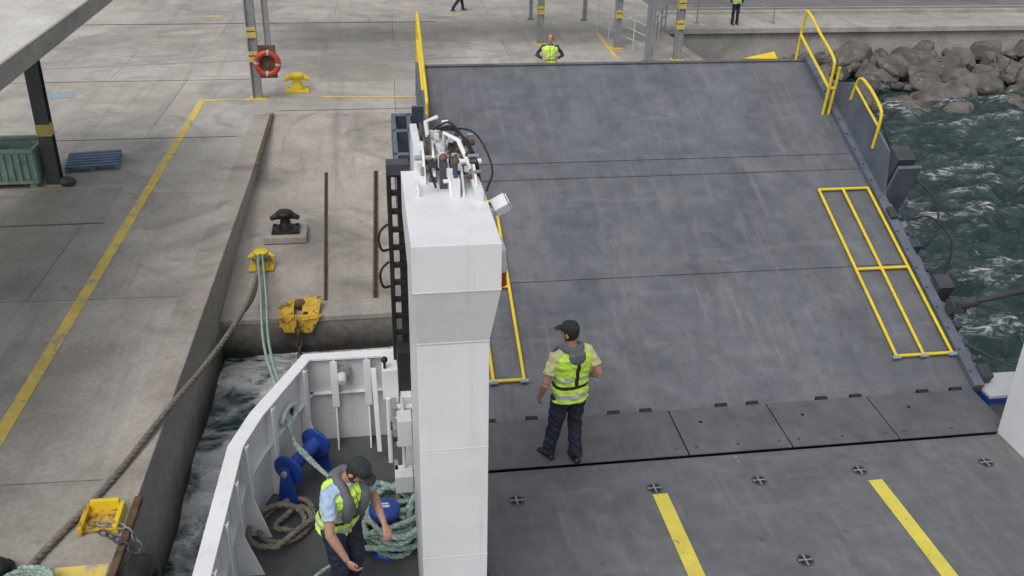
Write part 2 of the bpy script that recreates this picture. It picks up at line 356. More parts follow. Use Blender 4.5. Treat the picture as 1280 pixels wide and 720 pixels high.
# ------------------------------------------------------------------ canopies, posts
cn=MB(); cn.bb((-10,8,2.55),(-5.5,24,2.9),'roof'); cn.bb((-5.5,8,2.58),(-5.44,24,2.93),'patch')
for y in(21.8,10): 
    cn.bb((-7.25,y-.13,-1.3),(-6.95,y-.1,2.55),'dgrey'); cn.bb((-7.25,y+.1,-1.3),(-6.95,y+.13,2.55),'dgrey'); cn.bb((-7.13,y-.1,-1.3),(-7.07,y+.1,2.55),'dgrey')
    cn.bb((-7.3,y-.2,-1.3),(-6.9,y+.2,-1.27),'yelpost'); cn.bb((-7.255,y-.135,-.15),(-6.945,y+.135,.12),'yelpost')
    cn.ball((-6.8,y-.15,-1.2),(.2,.15,.12),'dgrey',8)
cn.obj('canopy_shelter',.01)
c2=MB(); c2.bb((-5,33.4,3.6),(13,37,3.9),'roof')
for x,y,s,bands in((-3.2,28.75,.27,1),(-3.1,32.2,.2,0),(9.86,32.4,.26,0),(11.0,32.7,.26,1),(9.3,34.7,.24,1),(6.56,35.6,.24,1),(9.24,40,.16,0),(7.0,40.3,.14,0)):
    c2.bb((x-s/2,y-s/2,-1.3),(x-s/2+.03,y+s/2,3.6),'grey'); c2.bb((x+s/2-.03,y-s/2,-1.3),(x+s/2,y+s/2,3.6),'grey'); c2.bb((x-s/2+.03,y-.05,-1.3),(x+s/2-.03,y-.02,3.6),'grey')
    c2.bb((x-s*.8,y-s*.8,-1.3),(x+s*.8,y+s*.8,-1.27),'yel' if bands else 'rust')
    if bands:
        for z in(-.2,.5): c2.bb((x-s/2-.004,y-s/2-.004,z),(x+s/2+.004,y+s/2+.004,z+.16),'yelpost'); c2.bb((x-s/2-.004,y-s/2-.004,z+.2),(x+s/2+.004,y+s/2+.004,z+.3),'yelpost')
c2.obj('canopy_shelter',.005)
def rail(name,a,b,h,k,n,r=.025,rails=3):
    g=MB(); a=V(a);b=V(b)
    for i in range(n+1):
        p=a+(b-a)*i/n; g.cyl(p,p+V((0,0,h)),r,k,8)
    for j in range(1,rails+1): g.cyl(a+V((0,0,h*j/rails)),b+V((0,0,h*j/rails)),r*.8,k,8)
    return g.obj(name)
rail('guard_rail',(10.0,33.2,-1.3),(11.9,37.2,-1.3),1.1,'grey',4)
rail('guard_rail',(10.0,33.2,-1.3),(9.0,38.5,-1.3),1.1,'white2',5,.02)
for x,y in((13.9,39.2),(17.2,39.0),(14.9,43),(18.3,42.6)):
    g=MB(); g.cyl((x,y,-1.3),(x,y,.6),.03,'grey',8); g.cyl((x,y,-1.3),(x,y,-1.27),.12,'grey',12); g.ball((x,y,.62),.045,'grey',6); g.obj('fence_post')
lb=MB(); R=.31
pts=[V((math.cos(a)*R,0,math.sin(a)*R)) for a in[2*math.pi*i/32 for i in range(33)]]
for i in range(4):
    seg=pts[i*8:i*8+9]; c=V((-2.8,28.45,-.2))
    lb.tube([c+p for p in seg[:8]],.085,'red',10); lb.tube([c+p for p in seg[7:]],.087,'scuff',10)
lb.bb((-3.05,28.55,-.65),(-2.55,28.6,.3),'rust'); lb.obj('lifebuoy')
def bollard(name,x,y,z,s,k,base=None):
    g=MB()
    if base: g.box((x,y,z+.07),(.95*s,.85*s,.14),base); z+=.14
    g.box((x,y,z+.03),(.62*s,.5*s,.06),k)
    prof=[(0,.17),(.06,.16),(.14,.12),(.24,.11),(.3,.14),(.34,.19),(.4,.2),(.43,.15),(.44,.02)]
    g.tube([(x,y,z+.05+h*s) for h,r in prof],[r*s for h,r in prof],k,20)
    g.tube([(x-.32*s,y,z+.3*s),(x-.2*s,y,z+.36*s),(x+.2*s,y,z+.36*s),(x+.32*s,y,z+.3*s)],[.05*s,.075*s,.075*s,.05*s],k,12)
    for a in(-1,1):
        for b_ in(-1,1): g.cyl((x+a*.25*s,y+b_*.19*s,z+.05),(x+a*.25*s,y+b_*.19*s,z+.09),.03*s,k,6)
    return g.obj(name,.008)
bollard('mooring_bollard',-2.07,29.5,zt,1.15,'yel')
bollard('mooring_bollard',-1.88,19.7,zs(19.8)-.02,.95,'black','seaw')
bollard('mooring_bollard',-2.3,18.35,zs(18.4),.8,'yel')
pa=MB(); Rz=Matrix.Rotation(.15,3,'Z'); pc=V((-6.55,23.1,zt))
for i in range(6): pa.box(pc+Rz@V((0,-.5+i*.2,.135)),(1.2,.13,.022),'bluep',Rz)
for i in(-1,0,1):
    pa.box(pc+Rz@V((i*.54,0,.07)),(.1,1.1,.1),'bluep',Rz)
for i in(-1,0,1): pa.box(pc+Rz@V((0,i*.48,.012)),(1.2,.12,.022),'bluep',Rz)
pa.obj('pallet',.004)
gb=MB(); bx,by=-8.0,22.05; hx,hy=.62,.52
for yy in(-hy,hy): gb.bb((bx-hx+.02,by+yy-.015,zt+.12),(bx+hx-.02,by+yy+.015,zt+.86),'green')
for xx in(-hx,hx): gb.bb((bx+xx-.015,by-hy,zt+.12),(bx+xx+.015,by+hy,zt+.86),'green')
for z in(.12,.84):
    for yy in(-hy,hy): gb.bb((bx-hx-.03,by+yy-.045,zt+z),(bx+hx+.03,by+yy+.045,zt+z+.07),'green')
    for xx in(-hx,hx): gb.bb((bx+xx-.045,by-hy,zt+z),(bx+xx+.045,by+hy,zt+z+.07),'green')
for i in range(9):
    x_=bx-hx+i*hx*2/8
    for yy in(-hy-.03,hy+.03): gb.bb((x_-.02,by+yy-.02,zt+.19),(x_+.02,by+yy+.02,zt+.84),'green')
for i in range(8):
    y_=by-hy+i*hy*2/7
    for xx in(-hx-.03,hx+.03): gb.bb((bx+xx-.02,y_-.02,zt+.19),(bx+xx+.02,y_+.02,zt+.84),'green')
for xx in(-.5,.5):
    for yy in(-.42,.42): gb.bb((bx+xx-.08,by+yy-.08,zt),(bx+xx+.08,by+yy+.08,zt+.12),'green')
gb.bb((bx-.58,by-.48,zt+.12),(bx+.58,by+.48,zt+.5),'dgrey'); gb.obj('storage_bin',.006)
fb=MB(); x_=-1.46; z_=zs(16.4)+.03
fb.prism([(x_-.42,16.75,z_+.02),(x_-.1,16.8,z_+.2),(x_-.1,16.3,z_+.02),(x_-.38,16.3,z_-.2)],(.0,-.05,.03),'orange')
fb.prism([(x_+.42,16.75,z_+.22),(x_+.05,16.8,z_+.2),(x_+.05,16.3,z_-.05),(x_+.36,16.3,z_-.02)],(.0,-.05,.03),'orange')
fb.prism([(x_-.42,16.35,z_+.05),(x_+.42,16.35,z_+.05),(x_+.2,16.3,z_-.3),(x_-.3,16.3,z_-.26)],(0,-.06,0),'orange')
fb.ball((x_,16.65,z_+.12),(.14,.1,.1),'rust',8); fb.ball((x_+.12,16.4,z_+.02),(.07,.06,.06),'hole',8); fb.obj('fender_bracket',.01)
def chain(name,pts,s,k='rust'):
    g=MB(); P_=spline(pts,12); out=[P_[0]]
    for p in P_:
        if (p-out[-1]).length>s*1.5: out.append(p)
    for i in range(len(out)-1):
        a,b=out[i],out[i+1]; d=(b-a).normalized(); u=d.cross(V((0,0,1)) if abs(d.z)<.9 else V((1,0,0))).normalized()
        if i%2: u=d.cross(u)
        c=(a+b)/2
        g.tube([c+d*math.cos(t)*s+u*math.sin(t)*s*.62 for t in[2*math.pi*j/14 for j in range(15)]],s*.2,k,6)
    return g.obj(name)
chain('mooring_chain',[(-1.5,16.2,z_+.0),(-1.5,16.2,-2.5),(-1.5,16.2,-3.2)],.08)
yb=MB()
yb.prism([(-3.61,9.45,zt+.02),(-3.19,9.45,zt+.02),(-3.19,9.85,zt+.02),(-3.61,9.85,zt+.02)],(0,0,.04),'orange')
yb.bb((-3.63,9.4,zt+.02),(-3.57,9.88,zt+.14),'orange'); yb.bb((-3.23,9.4,zt+.02),(-3.17,9.88,zt+.14),'yel'); yb.bb((-3.57,9.82,zt+.02),(-3.23,9.88,zt+.2),'yel')
yb.obj('chain_fairlead',.012)
chain('mooring_chain',[(-3.4,9.5,zt+.12),(-3.12,9.45,zt+.08),(-2.97,9.4,zt-.2),(-2.93,9.3,zt-.8)],.065,'grey')
chain('mooring_chain',[(-3.35,9.35,zt+.12),(-3.1,9.2,zt+.07),(-2.92,9.15,zt-.2),(-2.88,9.1,zt-.8)],.065,'dgrey')
g=MB(); g.quad([(-3.75,8.2,zt+.018),(-3.18,8.2,zt+.018),(-3.17,8.9,zt+.018),(-3.75,8.9,zt+.018)],'yelline'); g.obj('yellow_quay_edge_mark',fix=False)
g=MB(); g.prism([(ql(8.3)-.02,8.3,zt-.06),(ql(8.3)+.08,8.3,zt-.06),(ql(10.1)+.08,10.1,zt-.06),(ql(10.1)-.02,10.1,zt-.06)],(0,0,.085),'rust'); g.obj('quay_edge_timber',.02)
for y_ in(8.75,7.7):
    ty=MB(); c=V((-2.86,y_,-1.75)); ty.tube([c+V((0,math.cos(a)*.38,math.sin(a)*.38)) for a in[2*math.pi*i/36 for i in range(37)]],.16,'black',14,False)
    ty.tube([c+V((-.02,math.cos(a)*.3,math.sin(a)*.3)) for a in[2*math.pi*i/36 for i in range(37)]],.13,'black',12,False); ty.obj('tyre_fender')
# ------------------------------------------------------------------ ferry
hl=[(-1.55,-45),(-1.55,6.0),(-1.48,7.78),(-1.33,8.32),(-.86,9.42),(.4,9.42),(.4,9.1),(8.6,9.1),(8.6,-45)]
h=MB(); n=len(hl)
h.add([(x,y,-.1) for x,y in hl],[tuple(range(n))],'mdeck')
for i in range(n):
    a=hl[i];b=hl[(i+1)%n]; h.quad([(a[0],a[1],-.1),(b[0],b[1],-.1),(b[0],b[1],-1.6),(a[0],a[1],-1.6)],'white2'); h.quad([(a[0],a[1],-1.6),(b[0],b[1],-1.6),(b[0],b[1],-5),(a[0],a[1],-5)],'hull')
h.obj('ferry_hull')
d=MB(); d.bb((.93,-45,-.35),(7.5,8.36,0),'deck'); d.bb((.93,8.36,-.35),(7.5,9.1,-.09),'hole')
d.obj('ferry_deck')
for x,y in((1.36,7.86),(2.87,7.88),(4.05,7.87),(5.24,7.9),(6.75,7.86),(4.03,6.62),(1.36,6.62),(6.75,6.62),(2.87,5.4),(5.24,5.4)):
    g=MB(); g.cyl((x,y,0),(x,y,.006),.085,'dgrey',24); 
    for a in range(4):
        t=a*math.pi/2+.785; cx,cy=x+.04*math.cos(t),y+.04*math.sin(t); g.cyl((cx,cy,.004),(cx,cy,.0085),.025,'hole',12)
    g.box((x,y,.009),(.15,.016,.008),'grey'); g.box((x,y,.0095),(.016,.15,.008),'grey'); g.obj('lashing_pot')
strip('yellow_deck_line',[(2.9,7.78),(2.9,-2)],.165,'yeldeck',.005)
strip('yellow_deck_line',[(5.33,7.72),(5.33,-2)],.165,'yeldeck',.005)
g=MB()
def chip(x,y,s,z=.004):
    n_=9; g.add([(x+s*random.uniform(.4,1)*math.cos(6.283*i/n_),y+s*random.uniform(.4,1.1)*math.sin(6.283*i/n_),z) for i in range(n_)],[tuple(range(n_))],'scuff')
for cx,cy,nn,sp in((2.3,8.2,3,.05),(4.05,8.22,3,.1)):
    for i in range(nn): chip(cx+random.gauss(0,sp),min(8.33,cy+random.gauss(0,.05)),random.uniform(.006,.016))
g.obj('paint_chips',fix=False)
fl=MB()
xs=[.97,3.42,4.66,5.98,7.42]
for a,b in zip(xs[:-1],xs[1:]):
    fl.prism([(a+.008,8.385,.012),(b-.008,8.385,.012),(b-.008,9.22,.05),(a+.008,9.22,.05)],(0,0,.02),'flap')
    for xx in(a+.12,b-.12,(a+b)/2):
        fl.cyl((xx,8.5,.03),(xx,8.5,.042),.018,'dgrey',10)
    fl.cyl(((a+b)/2-.3,8.95,.05),((a+b)/2-.3,8.95,.064),.022,'hole',10)
fl.obj('ramp_hinge_flap',.004)
# ---- ramp
rdir=V((0,6.18,2.75)).normalized(); rn=V((0,-2.75,6.18)).normalized(); RL=6.765
rz=(rn*.35+V((0,0,1))*.65).normalized()
O=V((0,9.27,.03))
def rp(x,s,h=0): return O+V((x,0,0))+rdir*s+rn*h
def rq(x,s,h=0): return O+V((x,0,0))+rdir*s+rz*h
Rr=Matrix((V((1,0,0)),rdir,rn)).transposed()
r=MB()
def rbox(x0,x1,s0,s1,h0,h1,k): r.box((rp((x0+x1)/2,(s0+s1)/2,(h0+h1)/2)),(x1-x0,s1-s0,h1-h0),k,Rr)
rbox(.95,7.45,0,2.16,-.3,0,'ramp'); rbox(.95,7.45,2.17,4.44,-.3,.003,'ramp'); rbox(.95,7.45,4.45,RL,-.3,0,'ramp')
rbox(.96,7.44,4.40,4.49,.003,.016,'ramp'); rbox(.96,7.44,4.05,4.08,.004,.014,'flap'); rbox(.96,7.44,2.12,2.2,.003,.014,'ramp')
rbox(.96,7.44,RL-.05,RL,.0,.03,'flap')
rbox(.95,7.45,RL,RL+.1,-.22,-.06,'navy')
for xx in(1.5,2.8,4.2,5.6,6.9): rbox(xx-.1,xx+.1,.2,RL-.2,-.75,-.3,'navy')
for sx,xa in((1,7.45),(-1,.95)):
    def X2(a,b): a,b=xa+a*sx,xa+b*sx; return min(a,b),max(a,b)
    rbox(*X2(0,.14),.0,RL,-.55,.09,'navy')
    rbox(*X2(.14,.32),.3,RL-1.2,-.5,-.1,'ramp')
    xo=xa+.10*sx
    out=[(6.1,.0),(5.3,.64),(3.75,.6),(3.35,.0)]
    r.prism([rp(xo,s,hh+.05) for s,hh in out],(.035*sx,0,0),'navy')
    for s in(3.8,4.5,5.1): rbox(*X2(.135,.3),s,s+.03,-.1,.55,'navy')
    rbox(*X2(.14,.5),3.4,3.46,-.35,.62,'navy')
    rbox(*X2(.3,.34),3.46,5.1,-.35,.3,'navy')
    rbox(*X2(.14,.42),3.5,3.8,-.35,.7,'dgrey')
    rbox(*X2(.14,.36),1.5,1.75,-.45,.2,'dgrey'); rbox(*X2(.14,.3),.1,.3,-.4,.12,'dgrey')
    rbox(*X2(.14,.28),2.35,2.5,-.4,.1,'dgrey'); rbox(*X2(.14,.22),.9,1.0,-.3,.13,'dgrey'); rbox(*X2(.02,.12),2.9,3.1,.09,.15,'dgrey')
    for s in(.45,.7,1.15,2.0,2.7,3.0):
        r.cyl(rp(xa+.14*sx,s,.02),rp(xa+.24*sx,s,.02),.05,'dgrey',12)
    for s in[.2+.35*i for i in range(18)]: rbox(*X2(.02,.05),s,s+.03,.09,.1,'dgrey')
    if sx<0:
        for xx in(.38,.6):
            rbox(xx-.03,xx+.03,3.3,5.2,.2,.34,'navy'); rbox(xx-.03,xx+.03,3.3,5.2,-.2,-.1,'navy')
        for s in(3.3,3.8,4.3,4.8,5.15): rbox(.35,.8,s,s+.06,-.2,.34,'navy')
    T=.024
    s0,s1=(5.35,RL-.02); xr=xa-.14
    if sx<0: s0=4.6; xr=xa-.1
    r.tube(spline([rq(xr,s0,.0),rq(xr,s0,.75),rq(xr,s0+.1,.9),rq(xr,(s0+s1)/2,.9),rq(xr,s1-.1,.9),rq(xr,s1,.75),rq(xr,s1,.0)],6),T,'yel',8)
    r.cyl(rq(xr,s0,.45),rq(xr,s1,.45),T,'yel',8)
    if sx>0:
        r.cyl(rq(xr+.1,s0,.0),rq(xr+.1,s0,.8),T,'yel',8); r.cyl(rq(xr,s0,.45),rq(xr+.1,s0,.45),T,'yel',8)
        xr=xo-.01
        r.tube(spline([rq(xr,4.0,.4),rq(xr,4.0,.9),rq(xr,4.15,1.0),rq(xr,4.6,1.0),rq(xr,4.9,.9),rq(xr,5.0,.5)],6),T,'yel',8)
        r.cyl(rq(xr,4.0,.75),rq(xr,4.95,.75),T*.8,'yel',8)
r.prism([rp(6.35,RL+.02,.0),rp(6.98,RL+.0,.0),rp(6.98,RL+.2,.0)],rn*.04,'yel')
for xx in(1.25,1.75,2.75,3.15,4.1,4.5,5.4,5.85,6.75,7.2):
    r.cyl((xx-.07,9.25,.06),(xx+.07,9.25,.06),.034,'hole',10)
r.obj('loading_ramp',.006)
for xs_ in((6.62,7.0,7.4),(1.0,1.36,1.74)):
    g=MB(); a,mid_,b=xs_; s0,s1=.55,3.6; hh=.05
    for xx in xs_: g.cyl(rp(xx,s0,hh),rp(xx,s1,hh),.022,'yel',8)
    for s in(s0,2.03,s1): g.cyl(rp(a,s,hh),rp(b,s,hh),.022,'yel',8)
    for xx in xs_:
        g.cyl(rp(xx-.05,s0-.02,hh),rp(xx+.05,s0-.02,hh),.028,'blueline',8); g.cyl(rp(xx,s0-.02,0),rp(xx,s0-.02,hh),.02,'dgrey',8)
    g.obj('folding_safety_rail')
g=MB()
g.tube(spline([rp(7.75,3.5,.1),rp(7.95,3.5,.3),rp(8.2,3.1,.25),rp(8.05,2.6,.1),rp(7.8,2.4,0)],8),.016,'black',8)
g.tube(spline([rp(7.75,2.9,.05),rp(8.1,2.9,.1),rp(8.3,2.5,.0),rp(8.0,2.0,-.05),rp(7.8,1.8,0)],8),.016,'black',8)
g.tube(spline([rp(7.75,5.0,.5),rp(7.9,4.7,.4),rp(7.9,4.2,.3),rp(7.8,3.9,.3)],8),.014,'black',8)
g.obj('hydraulic_hose')
g=MB(); A=V((7.66,10.25,.72)); Bv=V((9.3,8.3,2.35)); dd=(Bv-A).normalized()
g.cyl(A,Bv,.038,'dgrey',14); g.cyl(A-dd*.05,A+dd*.3,.07,'dgrey',14); g.cyl((7.56,10.25,.7),(7.76,10.25,.7),.1,'dgrey',16); g.box(A,(.12,.2,.16),'dgrey'); g.obj('ramp_lifting_strut')
g=MB(); laid_rope(g,spline([(7.62,9.9,.35),(8.3,9.6,.1),(9.4,9.0,.1)],10),.016,'dgrey'); g.obj('steel_wire_rope')
# ---- columns
def column(name,x0,x1,y0,y1,zt_):
    g=MB()
    g.bb((x0,y0,-.1),(x1,y1,zt_-.86),'white')
    def ringz(z,xa,xb,ya,yb): return [(xa,ya,z),(xb,ya,z),(xb,yb,z),(xa,yb,z)]
    lv=[ringz(zt_-.86,x0,x1,y0,y1),ringz(zt_-.36,x0-.03,x1+.06,y0-.16,y1+.002),ringz(zt_,x0-.03,x1+.06,y0-.16,y1+.002)]
    vs=[p for rr_ in lv for p in rr_]; fs=[]
    for k in range(2):
        for i in range(4): fs.append((k*4+i,k*4+(i+1)%4,(k+1)*4+(i+1)%4,(k+1)*4+i))
    fs.append((8,9,10,11)); g.add(vs,fs,'white')
    g.bb((x0-.033,y0-.163,zt_-.366),(x1+.063,y0-.15,zt_-.354),'white2')
    g.bb((x0-.004,y0-.006,zt_-.868),(x1+.005,y0+.01,zt_-.856),'white2')
    for z in(.9,2.0): g.bb((x0-.004,y0-.003,z),(x1+.004,y0+.01,z+.006),'white2')
    return g.obj(name,.012)
column('steel_column',.28,.82,6.12,7.5,3.83)
column('steel_column',7.24,7.95,6.9,8.4,3.83)
g=MB(); g.bb((7.6,9.1,-.5),(8.7,9.6,-.02),'hull'); g.bb((7.6,9.1,-.02),(8.7,9.62,.03),'white2'); g.obj('hull_shoulder',.01)
# ---- machinery on column top
g=MB(); zt2=3.83
def sheave(c,r_,w_,k='dgrey'):
    c=V(c); g.cyl(c-V((w_/2,0,0)),c-V((w_/4,0,0)),r_,k,24); g.cyl(c-V((w_/4,0,0)),c+V((w_/4,0,0)),r_*.85,'rust',24); g.cyl(c+V((w_/4,0,0)),c+V((w_/2,0,0)),r_,k,24); g.cyl(c-V((w_,0,0)),c+V((w_,0,0)),r_*.25,'grey',12)
for xx,y_,hh in((.42,7.45,.20),(.50,7.45,.20),(.60,7.15,.15),(.70,7.15,.15),(.80,7.05,.13)):
    g.prism([(xx,y_-.3,zt2),(xx,y_+.3,zt2),(xx,y_+.2,zt2+hh),(xx,y_+.05,zt2+hh+.05),(xx,y_-.1,zt2+hh)],(.02,0,0),'white')
sheave((.47,7.5,zt2+.17),.13,.05); sheave((.66,7.2,zt2+.12),.11,.06); sheave((.47,7.95,zt2+.16),.11,.06); sheave((.70,7.7,zt2+.08),.10,.07)
g.bb((.36,7.5,3.4),(.42,8.1,zt2+.22),'white'); g.bb((.56,7.5,3.4),(.62,8.0,zt2+.15),'white'); g.bb((.36,7.9,zt2+.1),(.62,8.1,zt2+.16),'white2')
g.bb((.62,6.85,zt2),(.68,6.98,zt2+.14),'white'); g.cyl((.65,6.92,zt2+.1),(.65,6.92,zt2+.26),.018,'dgrey',10); g.ball((.65,6.92,zt2+.27),.03,'rust',8)
g.cyl((.36,7.35,zt2+.16),(.88,7.35,zt2+.16),.022,'grey',12); g.cyl((.38,7.85,zt2+.12),(.8,7.85,zt2+.12),.025,'white',12)
g.bb((.78,6.75,zt2-.05),(.85,7.3,zt2+.08),'white'); g.bb((.54,7.05,zt2),(.6,7.15,zt2+.22),'dgrey'); g.ball((.57,7.1,zt2+.24),.035,'rust',8)
g.tube([(.36,6.9,zt2),(.36,6.9,zt2+.05),(.36,7.0,zt2+.08),(.36,7.1,zt2+.05),(.36,7.1,zt2)],.012,'white',8)
g.tube([(.6,7.6,zt2),(.62,7.55,zt2+.3),(.72,7.4,zt2+.28),(.8,7.2,zt2+.1)],.02,'white',8)
g.tube([(.52,7.7,zt2),(.48,7.75,zt2+.34),(.58,7.8,zt2+.36)],.02,'white',8)
for i in range(60):
    x_=random.uniform(.38,.85);y_=random.uniform(6.95,8.05);zq=zt2+random.uniform(.02,.25)
    if random.random()<.5: g.box((x_,y_,zq),(random.uniform(.02,.06),random.uniform(.02,.07),random.uniform(.02,.07)),random.choice(['white','dgrey','white','white2','grey']))
    else: g.cyl((x_,y_,zq),(x_+.05,y_+random.uniform(-.02,.02),zq),random.uniform(.012,.028),random.choice(['dgrey','grey','rust','white']),8)
for k in range(3):
    o_=k*.035
    g.tube(spline([(.55+o_,7.85,zt2+.24),(.68+o_,7.7,zt2+.34-1.2*o_),(.79+o_*.8,7.4,zt2+.24-o_),(.83+o_*.4,7.1,zt2+.08),(.80+o_*.5,6.95,zt2-.05)],8),.009,'black',8)
g.tube(spline([(.62,7.8,zt2+.26),(.86,7.55,zt2+.30),(.97,7.2,zt2+.12),(.90,6.98,zt2+.0)],8),.009,'black',8)
g.tube(spline([(.5,7.2,zt2+.2),(.45,7.0,zt2+.22),(.5,6.95,zt2+.05)],8),.010,'black',8)
g.obj('winch_sheave_assembly',.003)
g=MB(); Rf=Matrix.Rotation(-.5,3,'Y')@Matrix.Rotation(.35,3,'X')
g.box((1.0,6.9,3.74),(.12,.14,.08),'white',Rf); g.box(V((1.0,6.9,3.74))+Rf@V((.07,0,0)),(.012,.12,.065),'glass',Rf); g.box((.92,6.9,3.68),(.1,.05,.05),'white2'); g.cyl((.84,6.9,3.62),(.96,6.9,3.68),.018,'grey',8); g.obj('floodlight',.01)
g=MB(); g.bb((.88,6.35,3.42),(.97,6.6,3.6),'white2'); g.cyl((.94,6.42,3.28),(.94,6.42,3.4),.045,'red',14); g.cyl((.94,6.42,3.4),(.94,6.42,3.44),.05,'white2',14); g.bb((.88,6.5,3.2),(.93,6.56,3.5),'black'); g.obj('signal_lamp',.006)
# ---- black guide rail left of column
g=MB()
for xx in(.17,.33): g.bb((xx-.022,8.55,1.1),(xx+.022,8.65,3.5),'black')
g.bb((.25,8.66,1.1),(.33,8.68,3.45),'dgrey')
for i in range(12): g.bb((.192,8.57,1.3+i*.19),(.308,8.62,1.35+i*.19),'black')
g.bb((.15,8.53,3.42),(.36,8.7,3.53),'dgrey'); g.bb((.3,7.5,3.2),(.5,8.5,3.4),'dgrey'); g.bb((.3,7.5,1.2),(.42,8.5,1.4),'white2')
for z in(2.35,2.75): g.tube(spline([(.14,8.6,z+.15),(.07,8.55,z+.1),(.05,8.55,z),(.08,8.55,z-.1),(.14,8.6,z-.12)],6),.014,'black',8)
g.obj('guide_rail_ladder',.004)
g=MB()
g.bb((.02,8.35,1.05),(.18,8.75,1.4),'white'); g.bb((.2,8.0,.1),(.3,8.5,1.3),'white'); g.bb((.1,7.7,.35),(.28,7.9,.55),'white2'); g.bb((.14,7.65,.95),(.28,7.85,1.25),'white2')
for z in(.2,.5,1.0,1.25): g.cyl((.12,7.9,z),(.3,7.9,z),.035,'white2',10); g.bb((.1,7.82,z-.05),(.14,8.0,z+.05),'grey')
g.cyl((.2,7.85,.1),(.2,7.85,1.4),.02,'white2',10); g.cyl((.07,8.3,.3),(.07,8.3,1.1),.025,'white',10); g.ball((.05,8.4,1.5),.035,'black',8); g.cyl((.05,8.4,1.4),(.05,8.4,1.5),.015,'black',8)
g.bb((.18,8.1,1.3),(.3,8.3,1.75),'black'); g.bb((.1,8.3,.55),(.2,8.42,.62),'dgrey'); g.bb((.08,8.15,.8),(.2,8.25,.85),'dgrey')
g.obj('door_hinge_fitting',.008)
# ---- bulwark
bt=[(.28,9.36),(-.80,9.36),(-1.25,8.28),(-1.40,7.75),(-1.48,6.0),(-1.5,-5)]
bw=MB()
def offs(pts,dv):
    out=[]
    for i,p in enumerate(pts):
        a=V(pts[max(i-1,0)]);b=V(pts[min(i+1,len(pts)-1)]); t=(b-a).normalized(); nrm=V((-t.y,t.x)); out.append((p[0]+nrm.x*dv,p[1]+nrm.y*dv))
    return out
ins=offs(bt,.0); o1=offs(bt,-.02); fi=offs(bt,.075); fo=offs(bt,-.075)
for i in range(len(bt)-1):
    a,b,c_,d_=ins[i],ins[i+1],o1[i+1],o1[i]
    bw.prism([(a[0],a[1],-.1),(b[0],b[1],-.1),(c_[0],c_[1],-.1),(d_[0],d_[1],-.1)],(0,0,1.1),'white2' if i==0 else 'white')
    a,b,c_,d_=fi[i],fi[i+1],fo[i+1],fo[i]
    bw.prism([(a[0],a[1],1.0),(b[0],b[1],1.0),(c_[0],c_[1],1.0),(d_[0],d_[1],1.0)],(0,0,.03),'white')
def inner(i,t):
    a=V(bt[i]);b=V(bt[i+1]); p=a+(b-a)*t; tt=(b-a).normalized(); nn=V((-tt.y,tt.x)); return p,tt,nn
for i,t in((0,.1),(0,.38),(0,.72),(1,.2),(1,.85),(2,.9),(3,.3),(3,.62),(3,.95),(4,.1),(4,.16),(4,.22)):
    p,tt,nn=inner(i,t)
    if nn.dot(V((0,6))-p)<0: nn=-nn
    w0,w1=.09,.24
    pts=[(p.x,p.y,1.0),(p.x+nn.x*w0,p.y+nn.y*w0,1.0),(p.x+nn.x*w0,p.y+nn.y*w0,.4),(p.x+nn.x*w1,p.y+nn.y*w1,-.1),(p.x,p.y,-.1)]
    bw.prism(pts,(tt.x*.02,tt.y*.02,0),'white')
    tx=V((tt.x,tt.y,0))
    c=V((p.x+nn.x*w0,p.y+nn.y*w0,.7)); bw.prism([c-tx*.03+V((0,0,.3)),c+tx*.05+V((0,0,.3)),c+tx*.05-V((0,0,.3)),c-tx*.03-V((0,0,.3))],(nn.x*.012,nn.y*.012,0),'white')
for i in(0,1,2,3):
    a,b=V(bt[i]),V(bt[i+1]); tt=(b-a).normalized(); nn=V((-tt.y,tt.x))
    if nn.dot(V((0,6))-a)<0: nn=-nn
    bw.prism([(a.x,a.y,.55),(b.x,b.y,.55),(b.x+nn.x*.06,b.y+nn.y*.06,.55),(a.x+nn.x*.06,a.y+nn.y*.06,.55)],(0,0,.015),'white')
bw.obj('bulwark',.005)
g=MB(); g.cyl((-.42,9.27,.82),(-.42,9.17,.79),.05,'white2',14); g.cyl((-.42,9.17,.79),(-.42,9.155,.785),.042,'glass',14); g.cyl((-.42,9.33,.82),(-.42,9.25,.82),.03,'grey',10); g.bb((-.5,9.28,.74),(-.34,9.33,.9),'grey'); g.obj('deck_lamp')
g=MB(); g.prism([(-.10,9.15,.95),(-.04,9.15,.95),(-.02,8.9,.0),(-.07,8.9,.0)],(0,.02,0),'white'); g.obj('bulwark_stay',.005)
g=MB(); c=V((-1.02,8.83,.62)); t_=V((-.45,-1.08,0)).normalized(); up_=V((0,0,1)); nn=V((.92,-.38,0))
g.tube([c+nn*.03+t_*math.cos(a)*.15+up_*math.sin(a)*.11 for a in[2*math.pi*i/28 for i in range(29)]],.03,'white2',10,False)
g.add([c+nn*.012+t_*math.cos(a)*.15+up_*math.sin(a)*.11 for a in[2*math.pi*i/28 for i in range(28)]],[tuple(range(28))],'hole')
g.obj('panama_lead')
